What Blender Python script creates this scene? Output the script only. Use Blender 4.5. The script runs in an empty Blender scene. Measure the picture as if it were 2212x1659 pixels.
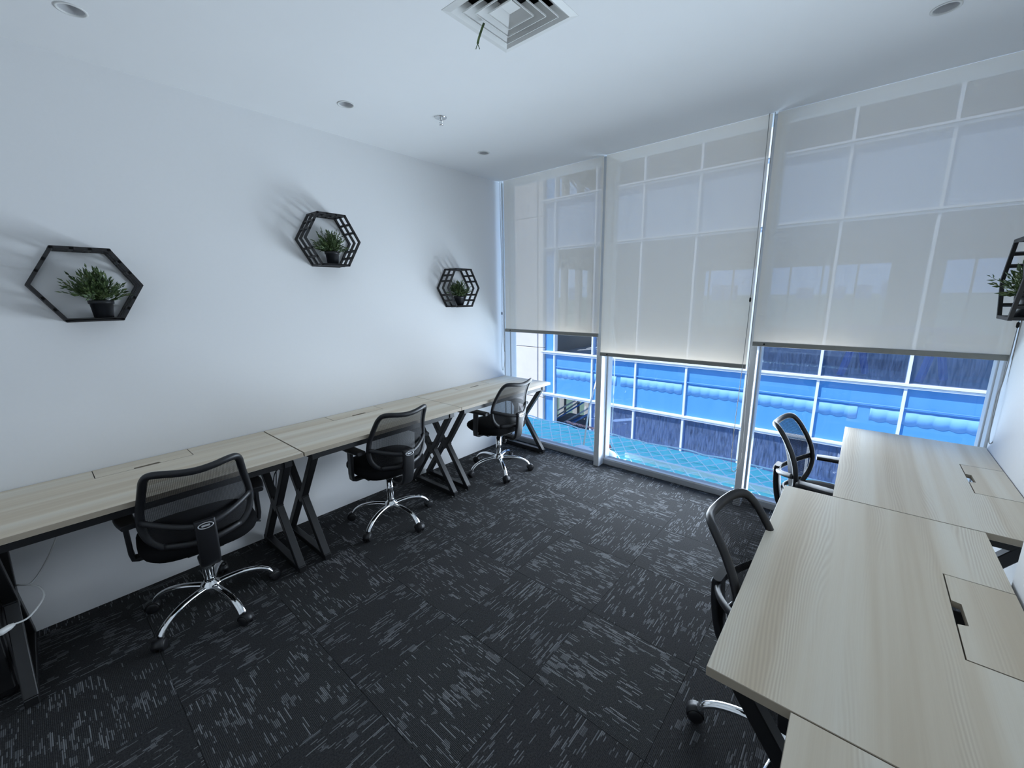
import bpy, bmesh, math, random
from mathutils import Vector, Matrix, noise
PI = math.pi
S = bpy.context.scene
COL = S.collection
random.seed(7)

# ------------------------------------------------------------------ camera
CX, CY, CZ, YAW, PITCH, ROLL, FPX = 2.9539, -3.343, 1.6068, 0.7068, -0.2112, -0.0133, 886.55
def cam_axes():
    f = Vector((-math.sin(YAW)*math.cos(PITCH), math.cos(YAW)*math.cos(PITCH), math.sin(PITCH)))
    r = Vector((math.cos(YAW), math.sin(YAW), 0)); u = r.cross(f)
    c, s = math.cos(ROLL), math.sin(ROLL)
    return c*r + s*u, -s*r + c*u, f
cam = bpy.data.cameras.new('camera'); cam_o = bpy.data.objects.new('camera', cam); COL.objects.link(cam_o)
r_, u_, f_ = cam_axes()
cam_o.matrix_world = Matrix(((r_.x, u_.x, -f_.x, CX), (r_.y, u_.y, -f_.y, CY), (r_.z, u_.z, -f_.z, CZ), (0, 0, 0, 1)))
cam.sensor_fit = 'HORIZONTAL'; cam.sensor_width = 36; cam.lens = FPX/2212*36
cam.clip_start = 0.02; cam.clip_end = 6000
S.camera = cam_o

# ------------------------------------------------------------------ sky, sun, window daylight, exposure
world = bpy.data.worlds.new('sky'); S.world = world; world.use_nodes = True
wn = world.node_tree; bg = wn.nodes['Background']
SKY_STRENGTH = 1.25
tc = wn.nodes.new('ShaderNodeTexCoord'); sp = wn.nodes.new('ShaderNodeSeparateXYZ'); cr = wn.nodes.new('ShaderNodeValToRGB')
wn.links.new(tc.outputs['Generated'], sp.inputs[0]); wn.links.new(sp.outputs['Z'], cr.inputs[0]); wn.links.new(cr.outputs[0], bg.inputs[0])
cr.color_ramp.elements[0].position = 0.0; cr.color_ramp.elements[0].color = (0.40, 0.60, 0.96, 1)
cr.color_ramp.elements[1].position = 0.5; cr.color_ramp.elements[1].color = (0.17, 0.40, 0.92, 1)
bg.inputs[1].default_value = SKY_STRENGTH

sun = bpy.data.lights.new('sun', 'SUN'); sun.energy = 4.2; sun.angle = 0.009; sun.color = (1.0, 0.95, 0.86)
sun_o = bpy.data.objects.new('sun', sun); COL.objects.link(sun_o)
sun_o.rotation_euler = Vector((0.35, 0.45, -0.80)).to_track_quat('-Z', 'Y').to_euler()

def window_light(name, x0, x1, z0, z1, y, watts, color):
    l = bpy.data.lights.new(name, 'AREA'); l.shape = 'RECTANGLE'; l.size = x1-x0; l.size_y = z1-z0
    l.energy = watts; l.color = color; l.spread = math.radians(160)
    o = bpy.data.objects.new(name, l); COL.objects.link(o)
    o.location = ((x0+x1)/2, y, (z0+z1)/2); o.rotation_euler = (-PI/2, 0, 0)
    return o
LOWC = (0.77, 0.885, 1.0); UPC = (0.93, 0.97, 1.0)
window_light('daylight_glass', 0.60, 1.12, 0.10, 1.20, 0.05, 9.5, LOWC)
window_light('daylight_glass', 1.20, 2.34, 0.10, 1.04, 0.05, 25, LOWC)
window_light('daylight_glass', 2.41, 2.95, 0.10, 1.20, 0.05, 10, LOWC)
lb_ = bpy.data.lights.new('ledge_bounce', 'AREA'); lb_.shape = 'RECTANGLE'; lb_.size = 2.0; lb_.size_y = 1.0; lb_.energy = 52; lb_.color = (0.72, 0.86, 1.0)
lbo = bpy.data.objects.new('ledge_bounce', lb_); COL.objects.link(lbo)
lbo.location = (1.8, 0.95, -0.12); lbo.rotation_euler = Vector((0, -0.50, 0.87)).to_track_quat('-Z', 'Y').to_euler()

vs = S.view_settings
vs.view_transform = 'Standard'; vs.look = 'None'; vs.exposure = 0.43; vs.gamma = 1.0; vs.use_curve_mapping = False

# ------------------------------------------------------------------ helpers: geometry
class MB:
    def __init__(s): s.v = []; s.f = []; s.sm = []
    def add(s, vs_, fs_, smooth=False):
        n = len(s.v); s.v += [tuple(p) for p in vs_]
        for f in fs_: s.f.append(tuple(i+n for i in f)); s.sm.append(smooth)
        return s
    def box(s, x0, x1, y0, y1, z0, z1):
        return s.add([(x0,y0,z0),(x1,y0,z0),(x1,y1,z0),(x0,y1,z0),(x0,y0,z1),(x1,y0,z1),(x1,y1,z1),(x0,y1,z1)],
                     [(0,3,2,1),(4,5,6,7),(0,1,5,4),(1,2,6,5),(2,3,7,6),(3,0,4,7)])
    def prism(s, pts, axis, a, b):
        # pts: 2D outline (ccw), extruded along axis from a to b
        def P(p, t):
            return {'z': (p[0], p[1], t), 'y': (p[0], t, p[1]), 'x': (t, p[0], p[1])}[axis]
        n = len(pts); vs_ = [P(p, a) for p in pts]+[P(p, b) for p in pts]
        fs_ = [tuple(range(n-1, -1, -1)), tuple(range(n, 2*n))]+[(i, (i+1) % n, n+(i+1) % n, n+i) for i in range(n)]
        return s.add(vs_, fs_)
    def lathe(s, prof, seg=20, c=(0, 0, 0), smooth=True, M=None, caps=True):
        vs_ = []; fs_ = []
        for (r, z) in prof:
            for k in range(seg):
                a = 2*PI*k/seg; p = Vector((r*math.cos(a), r*math.sin(a), z))
                if M: p = M @ p
                vs_.append(p+Vector(c))
        m = len(prof)
        for i in range(m-1):
            for k in range(seg):
                k2 = (k+1) % seg; fs_.append((i*seg+k, i*seg+k2, (i+1)*seg+k2, (i+1)*seg+k))
        s.add(vs_, fs_, smooth)
        if caps:
            n = len(s.v)-len(vs_)
            s.f.append(tuple(n+k for k in range(seg-1, -1, -1))); s.sm.append(False)
            s.f.append(tuple(n+(m-1)*seg+k for k in range(seg))); s.sm.append(False)
        return s
    def sweep(s, path, sec, up=Vector((0, 0, 1)), closed=False, smooth=True, scale=None):
        # sec: list of (side, up) offsets; frame: tangent, side = t x up
        P = [Vector(p) for p in path]; n = len(P); m = len(sec); vs_ = []; fs_ = []
        for i in range(n):
            if closed: t = P[(i+1) % n]-P[i-1]
            else: t = P[min(i+1, n-1)]-P[max(i-1, 0)]
            t.normalize(); U = up(i, t) if callable(up) else up
            sd = t.cross(U)
            if sd.length < 1e-5: sd = t.cross(Vector((1, 0, 0)))
            sd.normalize(); uu = sd.cross(t)
            k = scale[i] if scale else (1, 1)
            for a, b in sec: vs_.append(P[i]+sd*a*k[0]+uu*b*k[1])
        for i in range(n if closed else n-1):
            j = (i+1) % n
            for q in range(m):
                q2 = (q+1) % m; fs_.append((i*m+q, i*m+q2, j*m+q2, j*m+q))
        s.add(vs_, fs_, smooth)
        if not closed:
            b = len(s.v)-len(vs_)
            s.f.append(tuple(b+q for q in range(m-1, -1, -1))); s.sm.append(False)
            s.f.append(tuple(b+(n-1)*m+q for q in range(m))); s.sm.append(False)
        return s
    def mesh(s, name):
        me = bpy.data.meshes.new(name); me.from_pydata(s.v, [], s.f); me.update()
        me.polygons.foreach_set('use_smooth', s.sm)
        bm = bmesh.new(); bm.from_mesh(me); bmesh.ops.recalc_face_normals(bm, faces=bm.faces); bm.to_mesh(me); bm.free()
        return me
def circ(rx, ry=None, n=10):
    ry = ry or rx
    return [(rx*math.cos(2*PI*k/n), ry*math.sin(2*PI*k/n)) for k in range(n)]
def rect(a, b): return [(-a, -b), (a, -b), (a, b), (-a, b)]
def rrect(a, b, r=0.3, n=3):
    out = []; q = min(a, b)*r
    for cx, cy, a0 in ((a-q, b-q, 0), (-a+q, b-q, PI/2), (-a+q, -b+q, PI), (a-q, -b+q, 1.5*PI)):
        for k in range(n+1):
            t = a0+PI/2*k/n; out.append((cx+q*math.cos(t), cy+q*math.sin(t)))
    return out
def spline(pts, n=6, closed=False):
    P = [Vector(p) for p in pts]; m = len(P); out = []
    rng = range(m) if closed else range(m-1)
    for i in rng:
        p0 = P[i-1] if (closed or i > 0) else P[0]*2-P[1]
        p1 = P[i]; p2 = P[(i+1) % m]
        p3 = P[(i+2) % m] if (closed or i+2 < m) else P[-1]*2-P[-2]
        for k in range(n):
            t = k/n; out.append(0.5*((2*p1)+(p2-p0)*t+(2*p0-5*p1+4*p2-p3)*t*t+(3*p1-p0-3*p2+p3)*t**3))
    if not closed: out.append(P[-1])
    return out

# ------------------------------------------------------------------ helpers: objects
def link(name, data, parent=None, loc=(0, 0, 0), rz=0.0):
    o = bpy.data.objects.new(name, data); COL.objects.link(o); o.parent = parent
    o.location = loc; o.rotation_euler = (0, 0, rz); return o
def part(name, mb, m, parent=None, loc=(0, 0, 0), rz=0.0, bevel=0, seg=1):
    me = mb.mesh(name) if isinstance(mb, MB) else mb
    if m and not me.materials: me.materials.append(m)
    o = link(name, me, parent, loc, rz)
    if bevel:
        b = o.modifiers.new('bevel', 'BEVEL'); b.width = bevel; b.segments = seg; b.limit_method = 'ANGLE'; b.angle_limit = 0.6
    return o
def tag(o, label, cat, group=None):
    o['label'] = label; o['category'] = cat
    if group: o['group'] = group
    return o
def thing(name, label, cat, loc=(0, 0, 0), rz=0.0, group=None):
    return tag(link(name, None, None, loc, rz), label, cat, group)
def struct(o): o['kind'] = 'structure'; return o
def stuff(o): o['kind'] = 'stuff'; return o
def copy_tree(o, parent=None):
    c = o.copy(); COL.objects.link(c); c.parent = parent
    for ch in list(o.children): copy_tree(ch, c)
    return c

# ------------------------------------------------------------------ helpers: materials
def lin(r, g, b):
    f = lambda c: (c/255/12.92) if c/255 <= 0.04045 else ((c/255+0.055)/1.055)**2.4
    return (f(r), f(g), f(b), 1)
class NT:
    def __init__(s, name):
        s.m = bpy.data.materials.new(name); s.m.use_nodes = True; s.t = s.m.node_tree
        s.b = s.t.nodes['Principled BSDF']; s.out = s.t.nodes['Material Output']
    def n(s, typ, ins=None, **kw):
        nd = s.t.nodes.new(typ)
        for k, v in kw.items(): setattr(nd, k, v)
        for k, v in (ins or {}).items(): s.set(nd.inputs[k], v)
        return nd
    def set(s, sock, v):
        if isinstance(v, bpy.types.NodeSocket): s.t.links.new(v, sock)
        elif isinstance(v, bpy.types.Node): s.t.links.new(v.outputs[0], sock)
        else: sock.default_value = v
    def math(s, op, a, b=0.0, c=None):
        ins = {0: a, 1: b}
        if c is not None: ins[2] = c
        return s.n('ShaderNodeMath', ins, operation=op).outputs[0]
    def mix(s, f, a, b): 
        nd = s.n('ShaderNodeMix', None, data_type='RGBA'); s.set(nd.inputs[0], f); s.set(nd.inputs[6], a); s.set(nd.inputs[7], b); return nd.outputs[2]
    def noise(s, vec, scale, detail=3, rough=0.5):
        nd = s.n('ShaderNodeTexNoise', {'Scale': scale, 'Detail': detail, 'Roughness': rough}); 
        if vec is not None: s.set(nd.inputs['Vector'], vec)
        return nd.outputs[0]
    def ramp(s, f, stops):
        nd = s.n('ShaderNodeValToRGB', {0: f}); e = nd.color_ramp.elements
        while len(e) > len(stops): e.remove(e[-1])
        while len(e) < len(stops): e.new(0.5)
        for k, (p, c) in enumerate(stops): e[k].position = p; e[k].color = c
        return nd.outputs[0]
    def bump(s, h, strength=0.2, dist=0.002):
        nd = s.n('ShaderNodeBump', {'Strength': strength, 'Distance': dist, 'Height': h}); s.set(s.b.inputs['Normal'], nd.outputs[0])
    def pr(s, **kw):
        for k, v in kw.items(): s.set(s.b.inputs[k.replace('_', ' ')], v)
        return s
def simple(name, color, rough=0.5, metal=0.0, var=0.06, scale=30, bump=0.0, spec=0.5):
    t = NT(name); co = t.n('ShaderNodeTexCoord').outputs['Object']
    f = t.noise(co, scale, 4)
    a = tuple(c*(1-var) for c in color[:3])+(1,); b = tuple(min(1, c*(1+var)) for c in color[:3])+(1,)
    t.pr(Base_Color=t.mix(f, a, b), Roughness=rough, Metallic=metal)
    t.b.inputs['Specular IOR Level'].default_value = spec
    if bump: t.bump(f, bump, 0.001)
    return t.m
M = {}
M['paint'] = simple('white_wall_paint', (0.88, 0.88, 0.88, 1), 0.7, var=0.012, scale=60, bump=0.05, spec=0.25)
M['ceil'] = simple('white_ceiling_paint', (0.90, 0.90, 0.90, 1), 0.85, var=0.012, scale=5, bump=0.04, spec=0.2)
M['alu'] = simple('white_powder_coat', (0.62, 0.63, 0.64, 1), 0.4, var=0.03)
M['sill'] = simple('grey_aluminium_sill', (0.38, 0.39, 0.41, 1), 0.4, var=0.05)
M['steel'] = simple('black_powder_coated_steel', (0.012, 0.012, 0.013, 1), 0.42, var=0.15, scale=200, bump=0.03)
M['plastic'] = simple('black_plastic', (0.014, 0.014, 0.016, 1), 0.45, var=0.2, scale=300, bump=0.05)
M['fabric'] = simple('black_seat_fabric', (0.008, 0.008, 0.009, 1), 0.95, var=0.3, scale=500, bump=0.3, spec=0.1)
M['chrome'] = simple('polished_chrome', (0.86, 0.87, 0.88, 1), 0.07, 1.0, var=0.02)
M['silver'] = simple('silver_badge', (0.75, 0.75, 0.77, 1), 0.3, 0.6, var=0.02)
M['blackwood'] = simple('black_stained_wood', (0.012, 0.011, 0.012, 1), 0.5, var=0.3, scale=80, bump=0.1)
M['pot'] = simple('black_plastic_pot', (0.014, 0.015, 0.018, 1), 0.45, var=0.2)
M['white'] = simple('white_plastic', (0.8, 0.8, 0.78, 1), 0.4, var=0.02)
M['grey_cord'] = simple('grey_cord', (0.35, 0.34, 0.32, 1), 0.5, var=0.05)
M['dark'] = simple('dark_void', (0.01, 0.01, 0.01, 1), 0.9, var=0.1)
M['blindbar'] = simple('grey_blind_bar', (0.24, 0.24, 0.22, 1), 0.6, var=0.04)
M['ltgrey'] = simple('downlight_reflector', (0.62, 0.62, 0.63, 1), 0.4, 0.0, var=0.03)

def mat_leaf():
    t = NT('plant_leaf'); g = t.n('ShaderNodeTexCoord').outputs['Object']
    f = t.noise(g, 25, 3)
    t.pr(Base_Color=t.ramp(f, [(0.3, (0.025, 0.045, 0.018, 1)), (0.55, (0.085, 0.14, 0.045, 1)), (0.75, (0.22, 0.26, 0.10, 1))]), Roughness=0.55)
    return t.m
M['leaf'] = mat_leaf()

def mat_wood():
    t = NT('pale_ash_laminate'); co = t.n('ShaderNodeTexCoord').outputs['Object']
    rnd = t.n('ShaderNodeObjectInfo').outputs['Random']
    off = t.n('ShaderNodeCombineXYZ', {0: t.math('MULTIPLY', rnd, 7.0), 1: t.math('MULTIPLY', rnd, 3.0), 2: 0.0}).outputs[0]
    co = t.n('ShaderNodeVectorMath', {0: co, 1: off}, operation='ADD').outputs[0]
    def mapped(sc):
        return t.n('ShaderNodeVectorMath', {0: co, 1: sc}, operation='MULTIPLY').outputs[0]
    warp = t.noise(mapped((4.5, 0.9, 4.5)), 1.0, 2, 0.45)
    jit = t.noise(mapped((60, 4.0, 60)), 1.0, 2)
    sx = t.n('ShaderNodeSeparateXYZ', {0: co}).outputs[0]
    ph = t.math('ADD', t.math('ADD', sx, t.math('MULTIPLY', warp, 0.16)), t.math('MULTIPLY', jit, 0.006))
    ring = t.math('SINE', t.math('MULTIPLY', ph, 820.0))
    band = t.noise(mapped((11, 0.22, 11)), 1.0, 3, 0.5)
    fine = t.noise(mapped((520, 7, 520)), 1.0, 3)
    mask = t.ramp(t.noise(mapped((12, 0.35, 12)), 1.0, 2), [(0.44, (0, 0, 0, 1)), (0.60, (1, 1, 1, 1))])
    base = t.ramp(band, [(0.36, lin(220, 205, 181)), (0.5, lin(235, 224, 204)), (0.64, lin(242, 235, 219))])
    g = t.math('MULTIPLY', t.math('MULTIPLY', t.math('ADD', t.math('MULTIPLY', ring, 0.5), 0.5), mask), 0.42)
    c = t.mix(g, base, lin(190, 171, 146))
    c = t.mix(t.math('MULTIPLY', fine, 0.25), c, lin(200, 185, 161))
    t.pr(Base_Color=c, Roughness=0.5); t.b.inputs['Specular IOR Level'].default_value = 0.35
    t.bump(t.math('ADD', fine, g), 0.12, 0.0006)
    return t.m
M['wood'] = mat_wood()
M['woodedge'] = simple('ash_edge_band', lin(168, 156, 138), 0.55, var=0.05)

def mat_carpet():
    t = NT('charcoal_carpet_tile'); co = t.n('ShaderNodeTexCoord').outputs['Object']
    rnd = t.n('ShaderNodeObjectInfo').outputs['Random']
    s = t.n('ShaderNodeSeparateXYZ', {0: co}); x, y = s.outputs[0], s.outputs[1]
    def wn2(a, b):
        v = t.n('ShaderNodeCombineXYZ', {0: a, 1: b, 2: t.math('MULTIPLY', rnd, 91.0)}).outputs[0]
        return t.n('ShaderNodeTexWhiteNoise', {'Vector': v}, noise_dimensions='3D').outputs[0]
    row = t.math('FLOOR', t.math('MULTIPLY', x, 190.0))
    grp = t.math('FLOOR', t.math('MULTIPLY', x, 47.0))
    rr = wn2(row, 3.3); gr = wn2(grp, 8.1)
    pos = t.math('ADD', t.math('MULTIPLY', y, 14.0), t.math('MULTIPLY', rr, 9.0))
    dash = wn2(row, t.math('FLOOR', pos))
    posb = t.math('ADD', t.math('MULTIPLY', y, 34.0), t.math('MULTIPLY', rr, 17.0))
    dashb = wn2(t.math('ADD', row, 0.5), t.math('FLOOR', posb))
    pos2 = t.math('ADD', t.math('MULTIPLY', y, 26.0), t.math('MULTIPLY', gr, 9.0))
    dash2 = wn2(grp, t.math('FLOOR', pos2))
    v3 = t.n('ShaderNodeCombineXYZ', {0: t.math('MULTIPLY', x, 8.0), 1: t.math('MULTIPLY', y, 8.0), 2: t.math('MULTIPLY', rnd, 60.0)}).outputs[0]
    mask = t.math('SUBTRACT', t.n('ShaderNodeTexNoise', {'Vector': v3, 'Scale': 1.0, 'Detail': 1.5}).outputs[0], 0.5)
    dA = t.math('GREATER_THAN', dash, t.math('SUBTRACT', 0.935, t.math('MULTIPLY', mask, 0.55)))
    dB = t.math('MULTIPLY', t.math('GREATER_THAN', dashb, t.math('SUBTRACT', 0.925, t.math('MULTIPLY', mask, 0.55))), 0.75)
    d1 = t.math('MAXIMUM', dA, dB)
    d2 = t.math('MULTIPLY', t.math('GREATER_THAN', dash2, t.math('SUBTRACT', 0.972, t.math('MULTIPLY', mask, 0.35))), 0.6)
    gap = t.math('LESS_THAN', t.math('FRACT', t.math('MULTIPLY', x, 190.0)), 0.72)
    dd = t.math('MULTIPLY', t.math('MAXIMUM', d1, d2), gap)
    v4 = t.n('ShaderNodeCombineXYZ', {0: t.math('MULTIPLY', x, 190.0*PI*2/6.283), 1: t.math('MULTIPLY', y, 170.0), 2: 0.0}).outputs[0]
    pile = t.noise(v4, 1.0, 2)
    rib = t.math('MULTIPLY', t.math('SINE', t.math('MULTIPLY', x, 190.0*2*PI)), 0.5)
    base = t.mix(pile, (0.003, 0.0031, 0.0033, 1), (0.074, 0.075, 0.078, 1))
    tint = t.mix(wn2(row, 55.5), (0.13, 0.135, 0.145, 1), (0.21, 0.215, 0.225, 1))
    t.pr(Base_Color=t.mix(dd, base, tint), Roughness=0.95); t.b.inputs['Specular IOR Level'].default_value = 0.12
    t.bump(t.math('ADD', t.math('ADD', pile, rib), dd), 0.5, 0.002)
    return t.m
M['carpet'] = mat_carpet()
M['seam'] = simple('dark_carpet_seam_gap', (0.012, 0.012, 0.013, 1), 0.95, var=0.1)  # dark base under the tiles, showing in their joints

def mat_blind():
    t = NT('sunscreen_blind_fabric'); co = t.n('ShaderNodeTexCoord').outputs['Object']
    w = t.n('ShaderNodeVectorMath', {0: co, 1: (900, 900, 900)}, operation='MULTIPLY').outputs[0]
    f = t.noise(w, 1.0, 1)
    df = t.n('ShaderNodeBsdfDiffuse', {'Color': t.mix(f, (0.86, 0.83, 0.76, 1), (0.94, 0.91, 0.84, 1))})
    tl = t.n('ShaderNodeBsdfTranslucent', {'Color': (1.0, 0.86, 0.70, 1)})
    a = t.n('ShaderNodeMixShader', {0: 0.36, 1: df.outputs[0], 2: tl.outputs[0]})
    tr = t.n('ShaderNodeBsdfTransparent', {'Color': (1, 1, 1, 1)})
    mx = t.n('ShaderNodeMixShader', {0: 0.32, 1: a.outputs[0], 2: tr.outputs[0]})
    t.t.links.new(mx.outputs[0], t.out.inputs[0]); return t.m
M['blind'] = mat_blind()
def mat_glass(name, color, spec=0.04, rough=0.0, dirt_reflection=0.0):
    t = NT(name); tr = t.n('ShaderNodeBsdfTransparent', {'Color': color}); gl = t.n('ShaderNodeBsdfGlossy', {'Roughness': rough})
    mx = t.n('ShaderNodeMixShader', {0: spec, 1: tr.outputs[0], 2: gl.outputs[0]}); last = mx
    if dirt_reflection:
        co = t.n('ShaderNodeTexCoord').outputs['Object']
        v = t.n('ShaderNodeVectorMath', {0: co, 1: (38, 38, 5)}, operation='MULTIPLY').outputs[0]
        f = t.math('MULTIPLY', t.ramp(t.noise(v, 1.0, 5, 0.7), [(0.30, (0, 0, 0, 1)), (0.85, (1, 1, 1, 1))]), dirt_reflection)
        df = t.n('ShaderNodeBsdfDiffuse', {'Color': (0.36, 0.48, 0.74, 1)})  # dirt film with a blue reflection put into its colour
        last = t.n('ShaderNodeMixShader', {0: f, 1: mx.outputs[0], 2: df.outputs[0]})
    t.t.links.new(last.outputs[0], t.out.inputs[0]); return t.m
M['glass'] = mat_glass('clear_window_glass', (0.96, 0.985, 1, 1), 0.03)
def mat_mesh():
    t = NT('black_chair_mesh'); co = t.n('ShaderNodeTexCoord').outputs['Object']
    s = t.n('ShaderNodeSeparateXYZ', {0: co})
    a = t.math('SINE', t.math('MULTIPLY', s.outputs[2], 2*PI/0.006))
    b = t.math('SINE', t.math('MULTIPLY', s.outputs[1], 2*PI/0.006))
    g = t.math('ADD', t.math('MULTIPLY', t.math('MAXIMUM', a, b), 0.22), 0.62)
    t.pr(Base_Color=(0.010, 0.010, 0.012, 1), Roughness=0.7)
    tr = t.n('ShaderNodeBsdfTransparent')
    mx = t.n('ShaderNodeMixShader', {0: g, 1: tr.outputs[0], 2: t.b.outputs[0]})
    t.t.links.new(mx.outputs[0], t.out.inputs[0]); return t.m
M['mesh'] = mat_mesh()

# exterior materials
def mat_concrete(name, c0, c1, scale=1.2):
    t = NT(name); co = t.n('ShaderNodeTexCoord').outputs['Object']
    f = t.noise(co, scale, 8, 0.65); f2 = t.noise(co, scale*9, 5, 0.6)
    t.pr(Base_Color=t.mix(t.math('ADD', t.math('MULTIPLY', f, 0.7), t.math('MULTIPLY', f2, 0.3)), c0, c1), Roughness=0.9)
    t.bump(f2, 0.3, 0.004); return t.m
M['concrete'] = mat_concrete('weathered_concrete', (0.62, 0.54, 0.48, 1), (0.90, 0.80, 0.72, 1))
M['slab'] = mat_concrete('raw_slab_concrete', (0.30, 0.29, 0.26, 1), (0.48, 0.46, 0.42, 1), 0.6)
M['slabfloor'] = mat_concrete('slab_floor_concrete', (0.40, 0.46, 0.56, 1), (0.66, 0.70, 0.78, 1), 0.8)
def mat_spandrel():
    t = NT('blue_spandrel_glass'); co = t.n('ShaderNodeTexCoord').outputs['Object']
    v = t.n('ShaderNodeVectorMath', {0: co, 1: (5, 5, 0.7)}, operation='MULTIPLY').outputs[0]
    f = t.noise(v, 1.0, 5, 0.6)
    t.pr(Base_Color=t.mix(f, (0.070, 0.285, 0.60, 1), (0.12, 0.36, 0.68, 1)), Roughness=0.35); return t.m
M['spandrel'] = mat_spandrel()
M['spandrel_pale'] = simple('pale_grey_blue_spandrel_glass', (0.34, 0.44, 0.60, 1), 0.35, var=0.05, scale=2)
M['tinted'] = mat_glass('blue_facade_glass', (0.72, 0.84, 0.98, 1), 0.04, 0.02, 0.15)  # film on these panes stands in for their blue reflection
M['dirt_reflection_glass'] = mat_glass('dirt_reflection_blue_facade_glass', (0.62, 0.76, 0.98, 1), 0.05, 0.02, 0.40)
M['facadewhite'] = simple('white_facade_aluminium', (0.80, 0.80, 0.80, 1), 0.4, var=0.02)
M['roof_refl'] = simple('pale_roof_reflection', (0.18, 0.43, 0.76, 1), 0.6, var=0.08, scale=4)  # pale colour of a roof reflected in the blue glass
M['tarp'] = simple('cyan_tarpaulin', (0.27, 0.95, 0.84, 1), 0.6, var=0.18, scale=3)
M['net'] = simple('pale_net_cord', (0.85, 0.93, 0.95, 1), 0.7, var=0.1)
M['sack'] = simple('white_sack', (0.92, 0.93, 0.90, 1), 0.8, var=0.1, scale=8)
M['red'] = simple('red_plastic', (0.55, 0.06, 0.06, 1), 0.5, var=0.1)
M['pinkrope'] = simple('faded_red_rope', (0.80, 0.40, 0.36, 1), 0.8, var=0.3, scale=40)
M['bamboo'] = simple('pale_pole', (0.85, 0.78, 0.68, 1), 0.6, var=0.15)
M['bluesteel'] = simple('blue_painted_steel', (0.10, 0.30, 0.70, 1), 0.5, var=0.08)
def mat_ground():
    t = NT('hazy_scrubland'); co = t.n('ShaderNodeTexCoord').outputs['Object']
    f = t.noise(co, 0.02, 8, 0.7)
    t.pr(Base_Color=t.mix(f, (0.06, 0.10, 0.06, 1), (0.14, 0.19, 0.12, 1)), Roughness=1.0); return t.m
M['ground'] = mat_ground()
M['road'] = simple('pale_road', (0.30, 0.32, 0.36, 1), 0.9, var=0.1, scale=0.05)
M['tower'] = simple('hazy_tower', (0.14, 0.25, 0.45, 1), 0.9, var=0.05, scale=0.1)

# ------------------------------------------------------------------ room shell
H = 2.715; XR = 3.56; YB = -4.7
fl = struct(part('floor', MB().box(-0.2, XR+0.2, YB-0.2, 0.20, -0.25, -0.006), M['seam']))
TS = 0.5
def tile_mesh(w, d):
    return MB().prism([(-w/2+.0008, -d/2+.0008), (w/2-.0008, -d/2+.0008), (w/2-.0008, d/2-.0008), (-w/2+.0008, d/2-.0008)], 'z', -0.006, 0.0)
tm = {}
xs = [0.0]+[0.06+TS*k for k in range(0, 8) if 0.06+TS*k < XR]+[XR]
ys = [YB]+[-2.19+TS*k for k in range(-5, 5) if YB < -2.19+TS*k < 0.07]+[0.07]
for i in range(len(xs)-1):
    for j in range(len(ys)-1):
        w, d = xs[i+1]-xs[i], ys[j+1]-ys[j]; turn = (i+j) % 2
        key = (round(w, 3), round(d, 3), turn)
        if key not in tm:
            me = (tile_mesh(d, w) if turn else tile_mesh(w, d)).mesh('carpet_tile'); me.materials.append(M['carpet']); tm[key] = me
        o = link('carpet_tile', tm[key], fl, ((xs[i]+xs[i+1])/2, (ys[j]+ys[j+1])/2, 0), PI/2 if turn else 0.0)

struct(part('wall_left', MB().box(-0.2, 0, YB-0.2, 0.20, 0, H+0.2), M['paint']))
struct(part('wall_back', MB().box(0, XR, YB-0.2, YB, 0, H+0.2), M['paint']))
struct(part('wall_right', MB().box(XR, XR+0.2, YB-0.2, 0.20, 0, H+0.2), M['paint']))
struct(part('wall_pillar', MB().box(3.392, XR, -2.44, -1.55, 0, H), M['paint'], bevel=0.003))

struct(part('wall_exterior_unseen', MB().box(-9.0, -0.2, YB-0.2, 0.20, -6.0, H+0.2), M['paint']))  # unseen masses left and right, added to keep sun off the ledge
struct(part('wall_exterior_unseen', MB().box(XR+0.2, 9.0, YB-0.2, 0.20, -6.0, H+0.2), M['paint']))
struct(part('wall_exterior_unseen', MB().box(-0.2, XR+0.2, YB-0.2, 0.20, -6.0, -0.25), M['paint']))
# ceiling with real recesses, cut with booleans
DL = [(0.457, -3.022), (0.483, -1.912), (0.494, -0.770), (3.046, -0.736)]
VX0, VX1, VY0, VY1 = 1.525, 1.915, -2.070, -1.680
ceil = part('ceiling', MB().box(0, XR, YB, 0.20, H, H+0.12), M['ceil']); struct(ceil)
cut = MB()
for x, y in DL: cut.lathe([(0.040, H-0.05), (0.040, H+0.075)], 32, (x, y, 0), smooth=False)
cut.box(VX0+0.03, VX1-0.03, VY0+0.03, VY1-0.03, H-0.05, H+0.10)
co_ = part('cutter', cut, None)
b = ceil.modifiers.new('holes', 'BOOLEAN'); b.operation = 'DIFFERENCE'; b.object = co_; b.solver = 'EXACT'
dg = bpy.context.evaluated_depsgraph_get()
nm = bpy.data.meshes.new_from_object(ceil.evaluated_get(dg)); ceil.modifiers.clear(); ceil.data = nm
if not nm.materials: nm.materials.append(M['ceil'])
bpy.data.objects.remove(co_)
struct(part('ceiling_void', MB().box(-0.2, XR+0.2, YB-0.2, 0.20, H+0.12, H+0.2), M['ceil']))

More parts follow.
